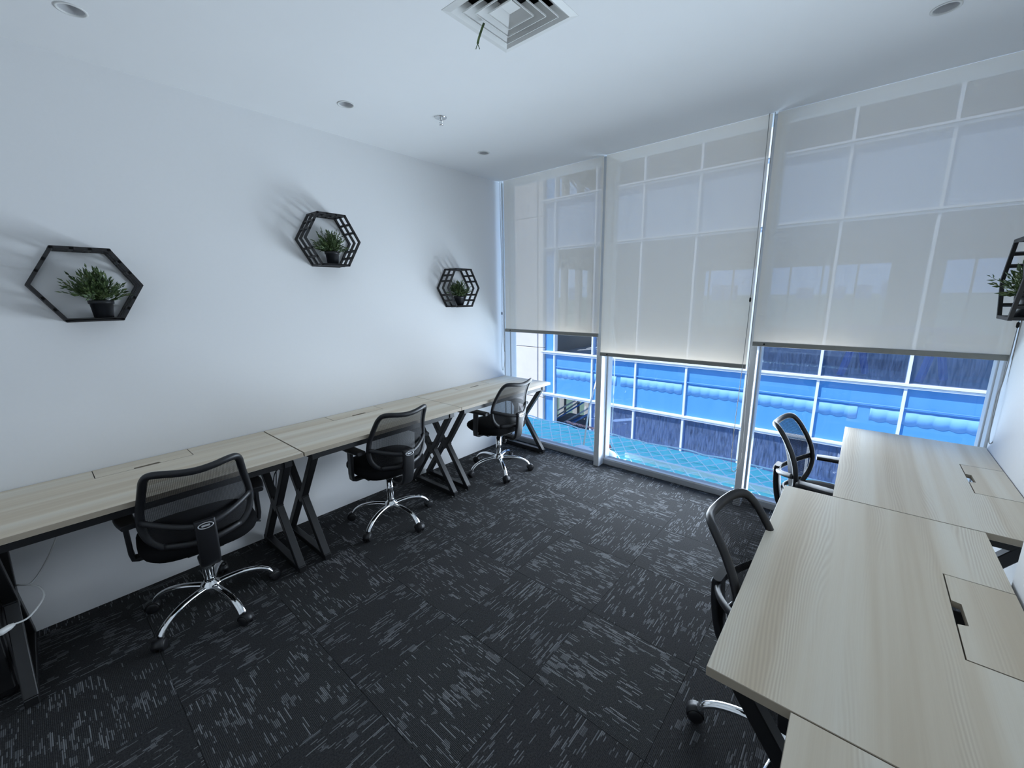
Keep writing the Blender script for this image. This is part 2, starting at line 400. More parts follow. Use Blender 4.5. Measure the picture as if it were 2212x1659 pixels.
# ------------------------------------------------------------------ window wall
GY = 0.12
bays = [(0.0, 1.1335), (1.1888, 2.352), (2.402, XR)]
for k, (a, b_) in enumerate(bays):
    w = struct(link('window_%d' % (k+1), None, None, ((a+b_)/2, GY, 0)))
    cx = (a+b_)/2
    l = a-cx+(0.020 if k == 0 else 0.012); rr = b_-cx-(0.020 if k == 2 else 0.012)
    part('glass_pane', MB().box(l, rr, -0.004, 0.004, 0.056, H), M['glass'], w)
    part('sill', MB().box(a-cx, b_-cx, -0.05, 0.06, 0.0, 0.050), M['sill'], w, bevel=0.003)
    part('sill_bead', MB().box(a-cx, b_-cx, -0.045, -0.012, 0.050, 0.060), M['alu'], w)
    part('jamb', MB().box(a-cx, l, -0.035, 0.05, 0.05, H), M['alu'], w, bevel=0.003)
    part('jamb', MB().box(rr, b_-cx, -0.035, 0.05, 0.05, H), M['alu'], w, bevel=0.003)
for k, (a, b_) in enumerate(((1.1335, 1.1888), (2.352, 2.402))):
    struct(part('trim_%d' % (k+1), MB().box(a, b_, -0.0213, 0.19, 0, H), M['alu'], bevel=0.003))
struct(part('trim_3', MB().box(0.0, 0.010, 0.0, 0.085, 0.0, H), M['alu'], bevel=0.002))
struct(part('trim_4', MB().box(3.548, XR, 0.0, 0.085, 0.0, H), M['alu'], bevel=0.002))

# ------------------------------------------------------------------ roller blinds
def blind(x0, x1, zb, label, chain_x, plug_z, z_low):
    t = thing('roller_blind', label, 'blind', (0, -0.06, 0), 0, 'roller blinds on the window wall')
    part('fabric', MB().box(x0, x1, -0.0012, 0.0012, zb+0.028, H-0.002), M['blind'], t)
    part('bottom_bar', MB().prism(rrect((0.008), 0.0155, 0.5), 'x', x0, x1), M['blindbar'], t, (0, -0.006, zb+0.0155))
    part('end_screw', MB().lathe([(0.006, 0), (0.005, 0.002)], 10, (0, 0, 0), M=Matrix.Rotation(PI/2, 4, 'X')), M['dark'], t, (x0+0.07, -0.0142, zb+0.017))
    # bead chain loop
    ch = MB(); pts = []
    xa, xb = chain_x
    pts = spline([(xa, -0.022, H-0.004), (xa+0.004, -0.024, 1.9), (xa, -0.026, 1.2), (xa-0.012, -0.03, z_low+0.25), (xa-0.004, -0.032, z_low+0.03), ((xa+xb)/2+0.004, -0.032, z_low),
                  (xb+0.012, -0.032, z_low+0.06), (xb+0.024, -0.03, z_low+0.2), (xb+0.004, -0.026, 1.2), (xb, -0.022, H-0.004)], 8)
    ch.sweep(pts, circ(0.0022, n=5)); c = part('bead_chain', ch, M['grey_cord'], t)
    part('chain_joiner', MB().lathe([(0.002, -0.016), (0.006, -0.010), (0.006, 0.010), (0.002, 0.016)], 8), M['dark'], c, (xa+0.002, -0.0255, plug_z))
    return t
blind(0.076, 1.170, 1.240, 'grey roller blind pulled part way over the narrow window beside left wall', (0.045, 0.062), 1.43, 0.83)
blind(1.195, 2.350, 1.076, 'grey roller blind hanging lowest, in the middle of three windows', (2.335, 2.365), 1.56, 0.30)
blind(2.378, 3.552, 1.243, 'wide grey roller blind on the window nearest the right wall', (3.548, 3.556), 1.43, 0.80)

# ------------------------------------------------------------------ desks
DW, DLn, DT = 0.611, 1.216, 0.75
def desk_meshes():
    d = {}
    top = MB().prism([(0, 0.0012), (DW, 0.0012), (DW, DLn-0.0012), (0, DLn-0.0012), (0, 0.808), (0.146, 0.808), (0.146, 0.408), (0, 0.408)], 'z', DT-0.025, DT).mesh('tabletop')
    top.materials.append(M['wood']); top.materials.append(M['woodedge'])
    for p in top.polygons: p.material_index = 0 if abs(p.normal.z) > 0.5 else 1
    d['top'] = top
    fp = MB().prism([(0.0, 0.411), (0.1435, 0.411), (0.1435, 0.553), (0.124, 0.558), (0.122, 0.658), (0.1435, 0.665), (0.1435, 0.805), (0.0, 0.805)], 'z', DT-0.018, DT).mesh('cable_flap')
    fp.materials.append(M['wood']); fp.materials.append(M['woodedge'])
    for p in fp.polygons: p.material_index = 0 if abs(p.normal.z) > 0.5 else 1
    d['flap'] = fp
    d['tray'] = MB().box(0.01, 0.15, 0.40, 0.82, DT-0.12, DT-0.115).box(0.01, 0.013, 0.40, 0.82, DT-0.115, DT-0.026).box(0.147, 0.150, 0.40, 0.82, DT-0.115, DT-0.026).mesh('cable_tray')
    d['rail'] = MB().box(-0.0125, 0.0125, 0.06, DLn-0.06, DT-0.070, DT-0.025).mesh('rail')
    d['crossrail'] = MB().box(0.045, DW-0.03, -0.02, 0.02, DT-0.070, DT-0.025).mesh('cross_rail')
    z1, z0, zm, xf, xb = DT-0.06, 0.035, 0.365, 0.552, 0.062; xm = (xf+xb)/2
    def arm(x0, za, x1, zb): return MB().sweep([(x0, 0, za), (x1, 0, zb)], rect(0.020, 0.021), up=Vector((0, 1, 0)), smooth=False).mesh('leg_arm')
    d['arms'] = [arm(xf, z1, xm+0.020, zm), arm(xm+0.020, zm, xf+0.012, z0), arm(xb, z1, xm-0.020, zm), arm(xm-0.020, zm, xb-0.012, z0)]
    d['knee'] = MB().prism([(xm-0.052, zm), (xm, zm-0.05), (xm+0.052, zm), (xm, zm+0.05)], 'y', -0.0205, 0.0205).mesh('leg_joint')
    d['bar'] = MB().box(xb-0.035, xf+0.035, -0.0205, 0.0205, 0.010, 0.048).mesh('foot_bar')
    d['glide'] = MB().lathe([(0.014, 0.0), (0.016, 0.004), (0.007, 0.006), (0.007, 0.012)], 12).mesh('glide')
    for k in ('tray', 'rail', 'crossrail', 'knee', 'bar', 'glide'): d[k].materials.append(M['chrome'] if k == 'glide' else M['steel'])
    for m in d['arms']: m.materials.append(M['steel'])
    return d
DM = desk_meshes()
def desk(label, loc, rz, group):
    t = thing('desk', label, 'desk', loc, rz, group)
    part('tabletop', DM['top'], None, t, bevel=0.0012)
    part('cable_flap', DM['flap'], None, t)
    part('cable_tray', DM['tray'], None, t)
    part('rail', DM['rail'], None, t, (0.065, 0, 0)); part('rail', DM['rail'], None, t, (DW-0.05, 0, 0))
    for y in (0.075, DLn-0.075):
        part('cross_rail', DM['crossrail'], None, t, (0, y, 0))
        lg = part('leg', DM['bar'], None, t, (0, y, 0), bevel=0.003)
        for m in DM['arms']: part('leg_arm', m, None, lg, bevel=0.003)
        part('leg_joint', DM['knee'], None, lg)
        for x in (0.06, 0.55): part('glide', DM['glide'], None, lg, (x, 0, 0))
    return t
GL, GR = 'desks in a row along the left wall', 'desks in a row along the right wall'
desk('pale ash desk nearest the camera along the left wall, cut by the left edge', (0.003, -2.440-DLn, 0), 0, GL)
desk('pale ash desk in the middle of the left wall row', (0.003, -1.2205-DLn+0.0005, 0), 0, GL)
desk('pale ash desk in the left wall row, right by the window corner', (0.003, -0.0035-DLn, 0), 0, GL)
desk('pale ash desk by the window on the right side', (XR-0.004, -0.008, 0), PI, GR)
desk('large pale ash desk pushed out in front of the right wall pillar', (3.384, -1.226, 0), PI, GR)
desk('pale ash desk at the bottom right corner, only its corner showing', (XR-0.010, -2.4425, 0), PI, GR)

# ------------------------------------------------------------------ task chairs (face +X, origin on floor)
def interp(z, tab):
    for (a, va), (b_, vb) in zip(tab, tab[1:]):
        if z <= b_: return va+(vb-va)*max(0, (z-a))/(b_-a)
    return tab[-1][1]
BX = [(0.45, -0.190), (0.52, -0.200), (0.60, -0.212), (0.70, -0.230), (0.76, -0.248), (0.82, -0.275), (0.86, -0.298), (0.90, -0.322)]
WX = [(0.45, 0.060), (0.62, 0.080), (0.72, 0.088), (0.80, 0.092), (0.90, 0.095)]
def bpt(y, z): return Vector((interp(z, BX)+interp(z, WX)*(y/0.22)**2, y, z))
half = [(0, 0.478), (0.09, 0.480), (0.150, 0.494), (0.194, 0.540), (0.212, 0.605), (0.209, 0.675), (0.195, 0.75), (0.184, 0.81), (0.176, 0.850), (0.160, 0.876), (0.124, 0.881), (0.065, 0.873), (0, 0.868)]
loop2 = spline([(y, z, 0) for y, z in half]+[(-y, z, 0) for y, z in half[-2:0:-1]], 4, closed=True)
hoop = [bpt(p.x, p.y) for p in loop2]
def chair_meshes():
    d = {}
    d['hoop'] = MB().sweep(hoop, circ(0.017, 0.013, 10), up=lambda i, t: Vector((1, 0, 0.25)), closed=True)
    mm = MB(); n = len(loop2); rings = 7; vs_ = [bpt(0, 0.67)]; fs_ = []
    for r in range(1, rings+1):
        q = r/rings*0.985
        for p in loop2: vs_.append(bpt(p.x*q, 0.67+(p.y-0.67)*q))
    for k in range(n): fs_.append((0, 1+k, 1+(k+1) % n))
    for r in range(rings-1):
        for k in range(n): fs_.append((1+r*n+k, 1+(r+1)*n+k, 1+(r+1)*n+(k+1) % n, 1+r*n+(k+1) % n))
    d['mesh'] = mm.add(vs_, fs_, True)
    bow = []
    for k in range(25):
        y = -0.216+0.432*k/24; q = abs(y)/0.216
        bow.append((-0.268+0.118*q**1.7, y, 0.585+0.055*q**1.5))
    d['bow'] = MB().sweep(bow, circ(0.010, 0.015, 10))
    lowbow = []
    for k in range(17):
        y = -0.150+0.300*k/16; q = abs(y)/0.15
        lowbow.append((-0.232+0.055*q**1.6, y, 0.487+0.012*q))
    d['lowbow'] = MB().sweep(lowbow, circ(0.009, 0.016, 8))
    colp = spline([(-0.268, 0, 0.614), (-0.271, 0, 0.585), (-0.266, 0, 0.51), (-0.252, 0, 0.43), (-0.234, 0, 0.382), (-0.195, 0, 0.358), (-0.11, 0, 0.356)], 5)
    m = len(colp); sc = [(1.0-0.0*k, 1.0) for k in range(m)]
    d['column'] = MB().sweep(colp, rrect(0.041, 0.014, 0.8), up=lambda i, t: Vector((1, 0, 0.3)), scale=sc)
    e = []
    for k in range(24):
        a = 2*PI*k/24; e.append((-0.2875+0.003*math.sin(a), 0.029*math.cos(a), 0.592+0.0125*math.sin(a)))
    d['badge'] = MB().sweep(e, circ(0.0022, 0.0022, 6), closed=True)
    d['badge_inner'] = MB().add([(-0.2885, 0.016, 0.588), (-0.2885, -0.016, 0.588), (-0.2870, -0.016, 0.596), (-0.2870, 0.016, 0.596), (-0.283, 0.016, 0.588), (-0.283, -0.016, 0.588), (-0.282, -0.016, 0.596), (-0.282, 0.016, 0.596)],
                               [(0, 1, 2, 3), (4, 7, 6, 5), (0, 4, 5, 1), (1, 5, 6, 2), (2, 6, 7, 3), (3, 7, 4, 0)])
    # seat cushion
    st = MB(); vs_ = []; fs_ = []; seg = 40
    lev = [(0.405, 0.80), (0.415, 0.90), (0.430, 0.965), (0.450, 1.0), (0.468, 0.995), (0.482, 0.96), (0.491, 0.88), (0.495, 0.70), (0.496, 0.40)]
    for z, q in lev:
        for k in range(seg):
            a = 2*PI*k/seg; ca, sa = math.cos(a), math.sin(a); ex = 0.62
            x = math.copysign(abs(ca)**ex, ca)*0.235*q; y = math.copysign(abs(sa)**ex, sa)*0.245*q
            dz = -0.018*max(0, x/0.235)**3 if z > 0.44 else 0
            vs_.append((x+0.025, y, z+dz))
    for i in range(len(lev)-1):
        for k in range(seg): fs_.append((i*seg+k, i*seg+(k+1) % seg, (i+1)*seg+(k+1) % seg, (i+1)*seg+k))
    fs_.append(tuple(range(seg-1, -1, -1))); fs_.append(tuple((len(lev)-1)*seg+k for k in range(seg)))
    d['seat'] = st.add(vs_, fs_, True)
    d['mech'] = MB().box(-0.10, 0.10, -0.075, 0.075, 0.368, 0.408).box(-0.06, 0.06, -0.19, 0.19, 0.390, 0.408)
    d['lever'] = MB().sweep(spline([(0.05, -0.07, 0.385), (0.05, -0.16, 0.383), (0.05, -0.25, 0.372), (0.052, -0.275, 0.362)], 4), circ(0.012, 0.005, 8))
    d['knob'] = MB().lathe([(0.012, 0.292), (0.020, 0.296), (0.021, 0.340), (0.012, 0.348), (0.010, 0.370)], 14, (-0.075, 0, 0))
    d['gas'] = MB().lathe([(0.0255, 0.12), (0.0255, 0.330), (0.018, 0.332), (0.018, 0.372)], 20)
    d['hub'] = MB().lathe([(0.016, 0.072), (0.018, 0.100), (0.034, 0.104), (0.047, 0.112), (0.048, 0.128), (0.040, 0.143), (0.029, 0.152), (0.0265, 0.160)], 24)
    armp = spline([(0.030, 0, 0.126), (0.085, 0, 0.130), (0.155, 0, 0.127), (0.220, 0, 0.110), (0.262, 0, 0.084), (0.282, 0, 0.058)], 5)
    m = len(armp); sc = [(1.0-0.18*math.sin(PI*k/(m-1)*0.9)+0.10*(k/(m-1)), 1.0) for k in range(m)]
    d['arm'] = MB().sweep(armp, circ(0.0195, 0.0130, 12), scale=sc)
    d['caster'] = MB().lathe([(0.006, 0.030), (0.006, 0.066), (0.009, 0.066), (0.009, 0.070)], 10).sweep(
        [(0.030*math.cos(a*PI/10)-0.012, 0, 0.0285+0.031*math.sin(a*PI/10)) for a in range(0, 11)], rect(0.022, 0.002), up=lambda i, t: Vector((math.cos(i*PI/10), 0, math.sin(i*PI/10))), smooth=True)
    rot = Matrix.Rotation(PI/2, 4, 'X')
    d['wheel'] = MB().lathe([(0.006, -0.010), (0.022, -0.0105), (0.0285, -0.006), (0.0285, 0.006), (0.022, 0.0105), (0.006, 0.010)], 20, M=rot)
    for s in (-1, 1):
        pth = [(0.02, s*0.17, 0.399), (0.02, s*0.245, 0.399), (0.02, s*0.262, 0.405), (0.018, s*0.267, 0.44), (0.008, s*0.267, 0.58), (0.006, s*0.267, 0.612)]
        d['post%d' % s] = MB().sweep(pth, rect(0.024, 0.010) if False else rrect(0.010, 0.026, 0.5), up=lambda i, t: Vector((1, 0, 0)), smooth=False)
        pts = []
        pad = MB(); n2 = 9
        path = spline([(-0.125, s*0.250, 0.622), (-0.05, s*0.262, 0.624), (0.03, s*0.268, 0.624), (0.115, s*0.262, 0.618)], 4)
        sc2 = [(0.72+0.28*math.sin(PI*min(1, max(0, (k+1.5)/(len(path)+2)))), 1) for k in range(len(path))]
        d['pad%d' % s] = pad.sweep(path, rrect(0.036, 0.0115, 0.9), scale=sc2)
    mats = dict(hoop='plastic', mesh='mesh', bow='plastic', lowbow='plastic', column='plastic', badge='silver', badge_inner='silver', seat='fabric', mech='plastic', lever='plastic', knob='plastic',
                gas='chrome', hub='chrome', arm='chrome', caster='plastic', wheel='plastic')
    out = {}
    for k, v in d.items():
        me = v.mesh(k); me.materials.append(M[mats.get(k, 'plastic')]); out[k] = me
    return out
CM = chair_meshes()
def chair(label, x, y, head, phase, group, cast):
    t = thing('office_chair', label, 'chair', (x, y, 0), head, group)
    part('seat', CM['seat'], None, t)
    bk = part('backrest_frame', CM['hoop'], None, t)
    ms = part('backrest_mesh', CM['mesh'], None, t); ms['label'] = 'see-through black mesh panel'
    part('backrest_brace', CM['bow'], None, t); part('backrest_brace', CM['lowbow'], None, t)
    cl = part('back_support', CM['column'], None, t)
    bd = part('badge', CM['badge'], None, cl); bd['label'] = 'small silver oval badge'
    part('badge_plate', CM['badge_inner'], None, cl)
    for s in (-1, 1):
        a = part('armrest', CM['post%d' % s], None, t); part('arm_pad', CM['pad%d' % s], None, a)
    part('tilt_mechanism', CM['mech'], None, t); part('tilt_lever', CM['lever'], None, t); part('tension_knob', CM['knob'], None, t)
    part('gas_lift', CM['gas'], None, t)['label'] = 'chrome gas lift column'
    part('hub', CM['hub'], None, t)
    for k in range(5):
        a = math.radians(phase)-head+2*PI*k/5
        part('base_arm', CM['arm'], None, t, (0, 0, 0), a)
        c = part('caster', CM['caster'], None, t, (0.283*math.cos(a), 0.283*math.sin(a), 0), cast+1.3*k)
        for sy in (-0.0145, 0.0145): part('wheel', CM['wheel'], None, c, (-0.012, sy, 0.0285))
    return t
GC, GC2 = 'office chairs along the left wall', 'office chairs along the right wall'
chair('black mesh office chair nearest the camera at the left wall desks', 0.475, -2.935, math.radians(175), 12, GC, 0.6)
chair('black mesh office chair in the middle of the left wall row', 0.470, -1.820, math.radians(178), 5, GC, 0.2)
chair('black mesh office chair closest to the window at the left wall', 0.492, -0.664, math.radians(177.5), 36, GC, 0.9)
chair('black mesh office chair tucked under the big right desk by the pillar', 2.940, -1.894, math.radians(-5), 185, GC2, 0.4)
chair('black mesh office chair silhouetted against the glass at the right window desk', 2.940, -0.613, math.radians(-5), 160, GC2, 0.7)

# ------------------------------------------------------------------ hexagon wall shelves and plants
HS, HD, HT = 0.197, 0.150, 0.014
def hexpts(s): return [(s*math.cos(PI/3*k), s*math.sin(PI/3*k)) for k in range(6)]
def shelf_meshes():
    o, i = hexpts(HS), hexpts(HS-HT*1.18)
    ring = MB(); vs_ = [(-HT/2, y, z) for y, z in o]+[(-HT/2, y, z) for y, z in i]+[(HT/2, y, z) for y, z in o]+[(HT/2, y, z) for y, z in i]; fs_ = []
    for k in range(6):
        k2 = (k+1) % 6
        fs_ += [(k, k2, 6+k2, 6+k), (12+k, 18+k, 18+k2, 12+k2), (k, 12+k, 12+k2, k2), (6+k, 6+k2, 18+k2, 18+k)]
    ring.add(vs_, fs_)
    slat = MB().box(0.0, HD, -0.007, 0.007, -0.0055, 0.0055)
    a, b_ = ring.mesh('ring'), slat.mesh('slat')
    a.materials.append(M['blackwood']); b_.materials.append(M['blackwood'])
    base = MB().box(0.0, HD, -HS*0.47, HS*0.47, -0.004, 0.004).mesh('shelf_board'); base.materials.append(M['blackwood'])
    return a, b_, base
RING, SLAT, BOARD = shelf_meshes()
def hexshelf(label, loc, rz, full=True):
    t = thing('hexagon_shelf', label, 'wall shelf', loc, rz, 'black hexagon wall shelves')
    for x in (HT/2, HD/2, HD-HT/2): part('ring', RING, None, t, (x, 0, 0), bevel=0.001)
    rm = HS-HT*0.6; P = hexpts(rm)
    spots = []
    for k in range(6):
        p, q = P[k], P[(k+1) % 6]
        side = k  # 0: right tip -> upper right corner
        if k in (0, 3): fr = (0.37, 0.68)      # tip -> top/bottom corner
        elif k in (2, 5): fr = (0.32, 0.63)    # corner -> tip
        else: fr = (0.0, 0.34, 0.66, 1.0)
        for f in fr: spots.append((p[0]+(q[0]-p[0])*f, p[1]+(q[1]-p[1])*f, math.atan2(q[1]-p[1], q[0]-p[0]), k))
    for y, z, a, k in spots:
        if k == 4 and abs(y) < 0.05: continue
        o = part('slat', SLAT, None, t, (0, y, z)); o.rotation_euler = (a, 0, 0)
    part('shelf_board', BOARD, None, t, (0, 0, -rm*math.sin(PI/3)+0.004))
    return t
def plant(label, loc, seed, rz=0.0, lean=(0, 0), size=1.0):
    t = thing('potted_plant', label, 'plant', loc, rz, 'potted plants on the hexagon shelves')
    part('pot', MB().lathe([(0.034, 0.0), (0.036, 0.002), (0.043, 0.066), (0.0475, 0.067), (0.0485, 0.084), (0.044, 0.084), (0.042, 0.072), (0.0, 0.070)], 28, caps=True), M['pot'], t)
    rd = random.Random(seed); fol = MB()
    for k in range(130):
        az = rd.uniform(0, 2*PI); el = rd.uniform(0.0, 1.0)**0.75*1.3+0.22; L = rd.uniform(0.095, 0.150)*size*(0.75+0.28*math.sin(el))*(0.95+0.08*math.sin(3*az))
        d0 = Vector((math.cos(az)*math.cos(el)+lean[0], math.sin(az)*math.cos(el)+lean[1], math.sin(el))).normalized()
        p0 = Vector((rd.uniform(-.02, .02), rd.uniform(-.02, .02), 0.072)); stem = []
        for q in range(6):
            u = q/5; stem.append(p0+d0*L*u+Vector((0, 0, 0.018*u*(1-u)-0.012*u*u*math.cos(el))))
        stem = [p if not (p.z < 0.088 and (p.x**2+p.y**2) > 0.0016) else Vector((p.x, p.y, 0.088)) for p in stem]
        fol.sweep(stem, circ(0.0008, n=3))
        nl = 9
        for q in range(nl):
            u = 0.30+0.70*q/(nl-1); i = min(4, int(u*5)); f = u*5-i; p = stem[i].lerp(stem[min(5, i+1)], f)
            ax = (stem[min(5, i+1)]-stem[i]).normalized() if i < 5 else d0
            rnd = Vector((rd.uniform(-1, 1), rd.uniform(-1, 1), rd.uniform(-0.5, 1))).normalized()
            dr = (ax*1.1+rnd*0.75).normalized() if q < nl-1 else ax
            ln = rd.uniform(0.017, 0.030)*size; wd = ln*0.17; sd = dr.cross(rnd+Vector((0.01, 0.02, 0.3))).normalized(); up = sd.cross(dr)*0.12*ln
            fol.add([p, p+dr*ln*0.45+sd*wd+up, p+dr*ln, p+dr*ln*0.45-sd*wd+up, p+dr*ln*0.45-up*0.5], [(0, 1, 4), (4, 1, 2), (0, 4, 3), (4, 2, 3)])
    stuff(part('foliage', fol, M['leaf'], t))
    return t
zb_ = -(HS-HT*0.6)*math.sin(PI/3)+0.0082
hexshelf('black hexagon shelf farthest to the left, seen straight on', (0.001, -3.118, 1.684), 0)
hexshelf('black slatted hexagon shelf hung highest on the left wall', (0.001, -1.894, 1.994), 0)
hexshelf('black slatted hexagon shelf on the left wall closest to the window', (0.001, -0.708, 1.684), 0)
hexshelf('black slatted hexagon shelf on the right wall, cut by the right edge', (XR-0.001, -0.580, 1.649), PI)
plant('wide bushy green plant in black pot on the leftmost hexagon shelf', (0.080, -3.082, 1.684+zb_), 3, lean=(0, -0.12), size=1.06)
plant('green plant in black pot on the highest hexagon shelf', (0.078, -1.880, 1.994+zb_), 11)
plant('green plant in black pot on the hexagon shelf by the window', (0.078, -0.712, 1.684+zb_), 21)
plant('green plant leaning out of the right wall hexagon shelf', (XR-0.085, -0.600, 1.649+zb_), 31, lean=(-0.12, 0.05), size=1.05)

# ------------------------------------------------------------------ ceiling fittings
dl_labels = ['recessed ceiling downlight at the far upper left of the picture', 'recessed ceiling downlight near the left wall, beyond the vent', 'recessed ceiling downlight closest to the window corner', 'recessed ceiling downlight at the upper right above the right desks']
for (x, y), lb in zip(DL, dl_labels):
    t = thing('downlight', lb, 'ceiling light', (x, y, H), 0, 'recessed ceiling downlights')
    part('trim_ring', MB().lathe([(0.0390, 0.001), (0.0475, 0.0), (0.0480, -0.0025), (0.0400, -0.0035), (0.0385, 0.004)], 36, caps=False), M['white'], t)
    part('reflector', MB().lathe([(0.0388, 0.002), (0.034, 0.035), (0.022, 0.060), (0.0, 0.066)], 32, caps=False), M['ltgrey'], t)
    part('lamp', MB().lathe([(0.020, 0.050), (0.021, 0.056), (0.0, 0.058)], 20, caps=False), M['ltgrey'], t)
t = thing('fire_sprinkler', 'small chrome fire sprinkler head hanging from the ceiling', 'sprinkler', (0.752, -1.423, H))
part('escutcheon', MB().lathe([(0.038, 0.0), (0.039, -0.002), (0.030, -0.005), (0.014, -0.006)], 28), M['chrome'], t)
part('body', MB().lathe([(0.009, -0.004), (0.010, -0.012), (0.007, -0.016), (0.003, -0.020), (0.003, -0.032)], 14), M['chrome'], t)
for s in (-1, 1): part('yoke_arm', MB().sweep([(s*0.008, 0, -0.014), (s*0.012, 0, -0.026), (s*0.004, 0, -0.040)], circ(0.0022, n=6)), M['chrome'], t)
part('deflector', MB().lathe([(0.004, -0.038), (0.014, -0.041), (0.014, -0.0425), (0.0, -0.044)], 16), M['chrome'], t)

# 4-way air diffuser
t = thing('air_vent', 'square white four-way air diffuser with louvres in the ceiling', 'air vent', ((VX0+VX1)/2, (VY0+VY1)/2, H))
hv = (VX1-VX0)/2
def sq_ring(o0, z0, o1, z1, th=0.0015):
    m = MB(); vs_ = []; fs_ = []
    for o, z in ((o0, z0), (o1, z1), (o1-0.0005, z1+th), (o0-0.0005, z0+th)):
        vs_ += [(-o, -o, z), (o, -o, z), (o, o, z), (-o, o, z)]
    for r in range(4):
        r2 = (r+1) % 4
        for k in range(4): fs_.append((r*4+k, r*4+(k+1) % 4, r2*4+(k+1) % 4, r2*4+k))
    return m.add(vs_, fs_)
part('frame', sq_ring(hv, -0.001, hv-0.026, -0.006, 0.004), M['white'], t)
part('neck', sq_ring(hv-0.026, -0.006, hv-0.072, 0.034), M['white'], t)
part('duct', sq_ring(hv-0.040, 0.010, hv-0.045, 0.095), M['dark'], t)
part('duct_top', MB().box(-hv+0.04, hv-0.04, -hv+0.04, hv-0.04, 0.085, 0.09), M['dark'], t)
for k in range(3):
    o = hv-0.060-0.036*k
    lv = sq_ring(o, -0.004, o-0.052, 0.044)
    for sx_ in (-1, 1):
        lv.box(min(sx_*o, sx_*(o+0.0025)), max(sx_*o, sx_*(o+0.0025)), -o-0.0025, o+0.0025, -0.009, -0.003)
        lv.box(-o, o, min(sx_*o, sx_*(o+0.0025)), max(sx_*o, sx_*(o+0.0025)), -0.009, -0.003)
    part('louvre', lv, M['white'], t)
part('centre_plate', MB().box(-0.028, 0.028, -0.028, 0.028, 0.018, 0.020), M['white'], t)
rb = MB(); pth = spline([(1.600, -1.905, 2.712), (1.594, -1.915, 2.685), (1.588, -1.925, 2.655), (1.586, -1.932, 2.632)], 5)
rb.sweep(pth, rect(0.0045, 0.0006), up=Vector((0.7, -0.7, 0.1)), smooth=False)
for s in (-1, 1): rb.sweep([pth[-1], pth[-1]+Vector((0.003*s, 0.003*s, -0.010)), pth[-1]+Vector((0.006*s, 0.005*s, -0.020))], rect(0.0015, 0.0005), up=Vector((0.7, -0.7, 0.1)), smooth=False)
tag(part('green_ribbon', rb, M['leaf']), 'thin green forked ribbon dangling from the ceiling vent', 'ribbon')

# ------------------------------------------------------------------ cables
def cable(name, pts, r, m, label, plug=None):
    t = thing(name, label, 'cable', (0, 0, 0))
    part('cord', MB().sweep(spline(pts, 8), circ(r, n=7)), m, t)
    if plug:
        a, b_ = Vector(plug[0]), Vector(plug[1]); d_ = (b_-a)
        p = part('plug', MB().sweep([a, a+d_*0.3, a+d_*0.8, b_], circ(0.011, 0.009, 8), scale=[(0.6, 0.6), (1.1, 1.1), (1.2, 1.2), (0.9, 0.9)], up=Vector((0.2, 0.9, 0.1))), M['white'], t)
        for s in (-0.005, 0.005): part('prong', MB().sweep([b_+Vector((0, s, 0)), b_+Vector((0, s, 0))+d_.normalized()*0.016], rect(0.003, 0.0008), up=Vector((0.2, 0.9, 0.1)), smooth=False), M['chrome'], p)
    return t
cable('power_cord', [(0.10, -3.36, 0.63), (0.12, -3.445, 0.441), (0.25, -3.514, 0.380), (0.33, -3.552, 0.424), (0.36, -3.523, 0.423), (0.40, -3.493, 0.413), (0.44, -3.484, 0.391), (0.48, -3.500, 0.374), (0.53, -3.535, 0.361), (0.585, -3.568, 0.385)], 0.0035, M['white'],
      'pale power cord with white plug hanging under the nearest left desk', ((0.583, -3.566, 0.384), (0.612, -3.606, 0.384)))
t = thing('pedestal_cabinet', 'black cabinet under the end of the nearest left desk, cut by the left edge', 'cabinet', (0.03, -3.61, 0))
part('body', MB().box(0, 0.42, -0.42, 0, 0.02, 0.60), M['steel'], t, bevel=0.004)
for z0, z1 in ((0.05, 0.30), (0.32, 0.46), (0.48, 0.59)):
    d_ = part('drawer', MB().box(0.42, 0.435, -0.41, -0.01, z0, z1), M['steel'], t, bevel=0.003)
    part('handle', MB().box(0.435, 0.447, -0.27, -0.15, z1-0.05, z1-0.035), M['plastic'], d_)
for x in (0.03, 0.39):
    for y in (-0.39, -0.03): part('foot', MB().lathe([(0.015, 0), (0.015, 0.02)], 10), M['plastic'], t, (x, y, 0))
cable('power_cord', [(0.08, -1.32, 0.64), (0.06, -1.24, 0.45), (0.075, -1.175, 0.33), (0.085, -1.158, 0.25), (0.09, -1.155, 0.215)], 0.0035, M['grey_cord'],
      'cord with a dangling plug between the two farther left desks', ((0.09, -1.155, 0.220), (0.095, -1.148, 0.165)))
cable('looped_cable', [(0.09, -2.20, 0.64), (0.10, -2.30, 0.55), (0.16, -2.40, 0.49), (0.13, -2.44, 0.56), (0.20, -2.46, 0.52), (0.26, -2.50, 0.42), (0.24, -2.53, 0.40), (0.20, -2.49, 0.43), (0.15, -2.45, 0.50), (0.10, -2.36, 0.56), (0.09, -2.72, 0.64)], 0.0032, M['plastic'],
      'dark cable looped around the legs where two left desks meet')

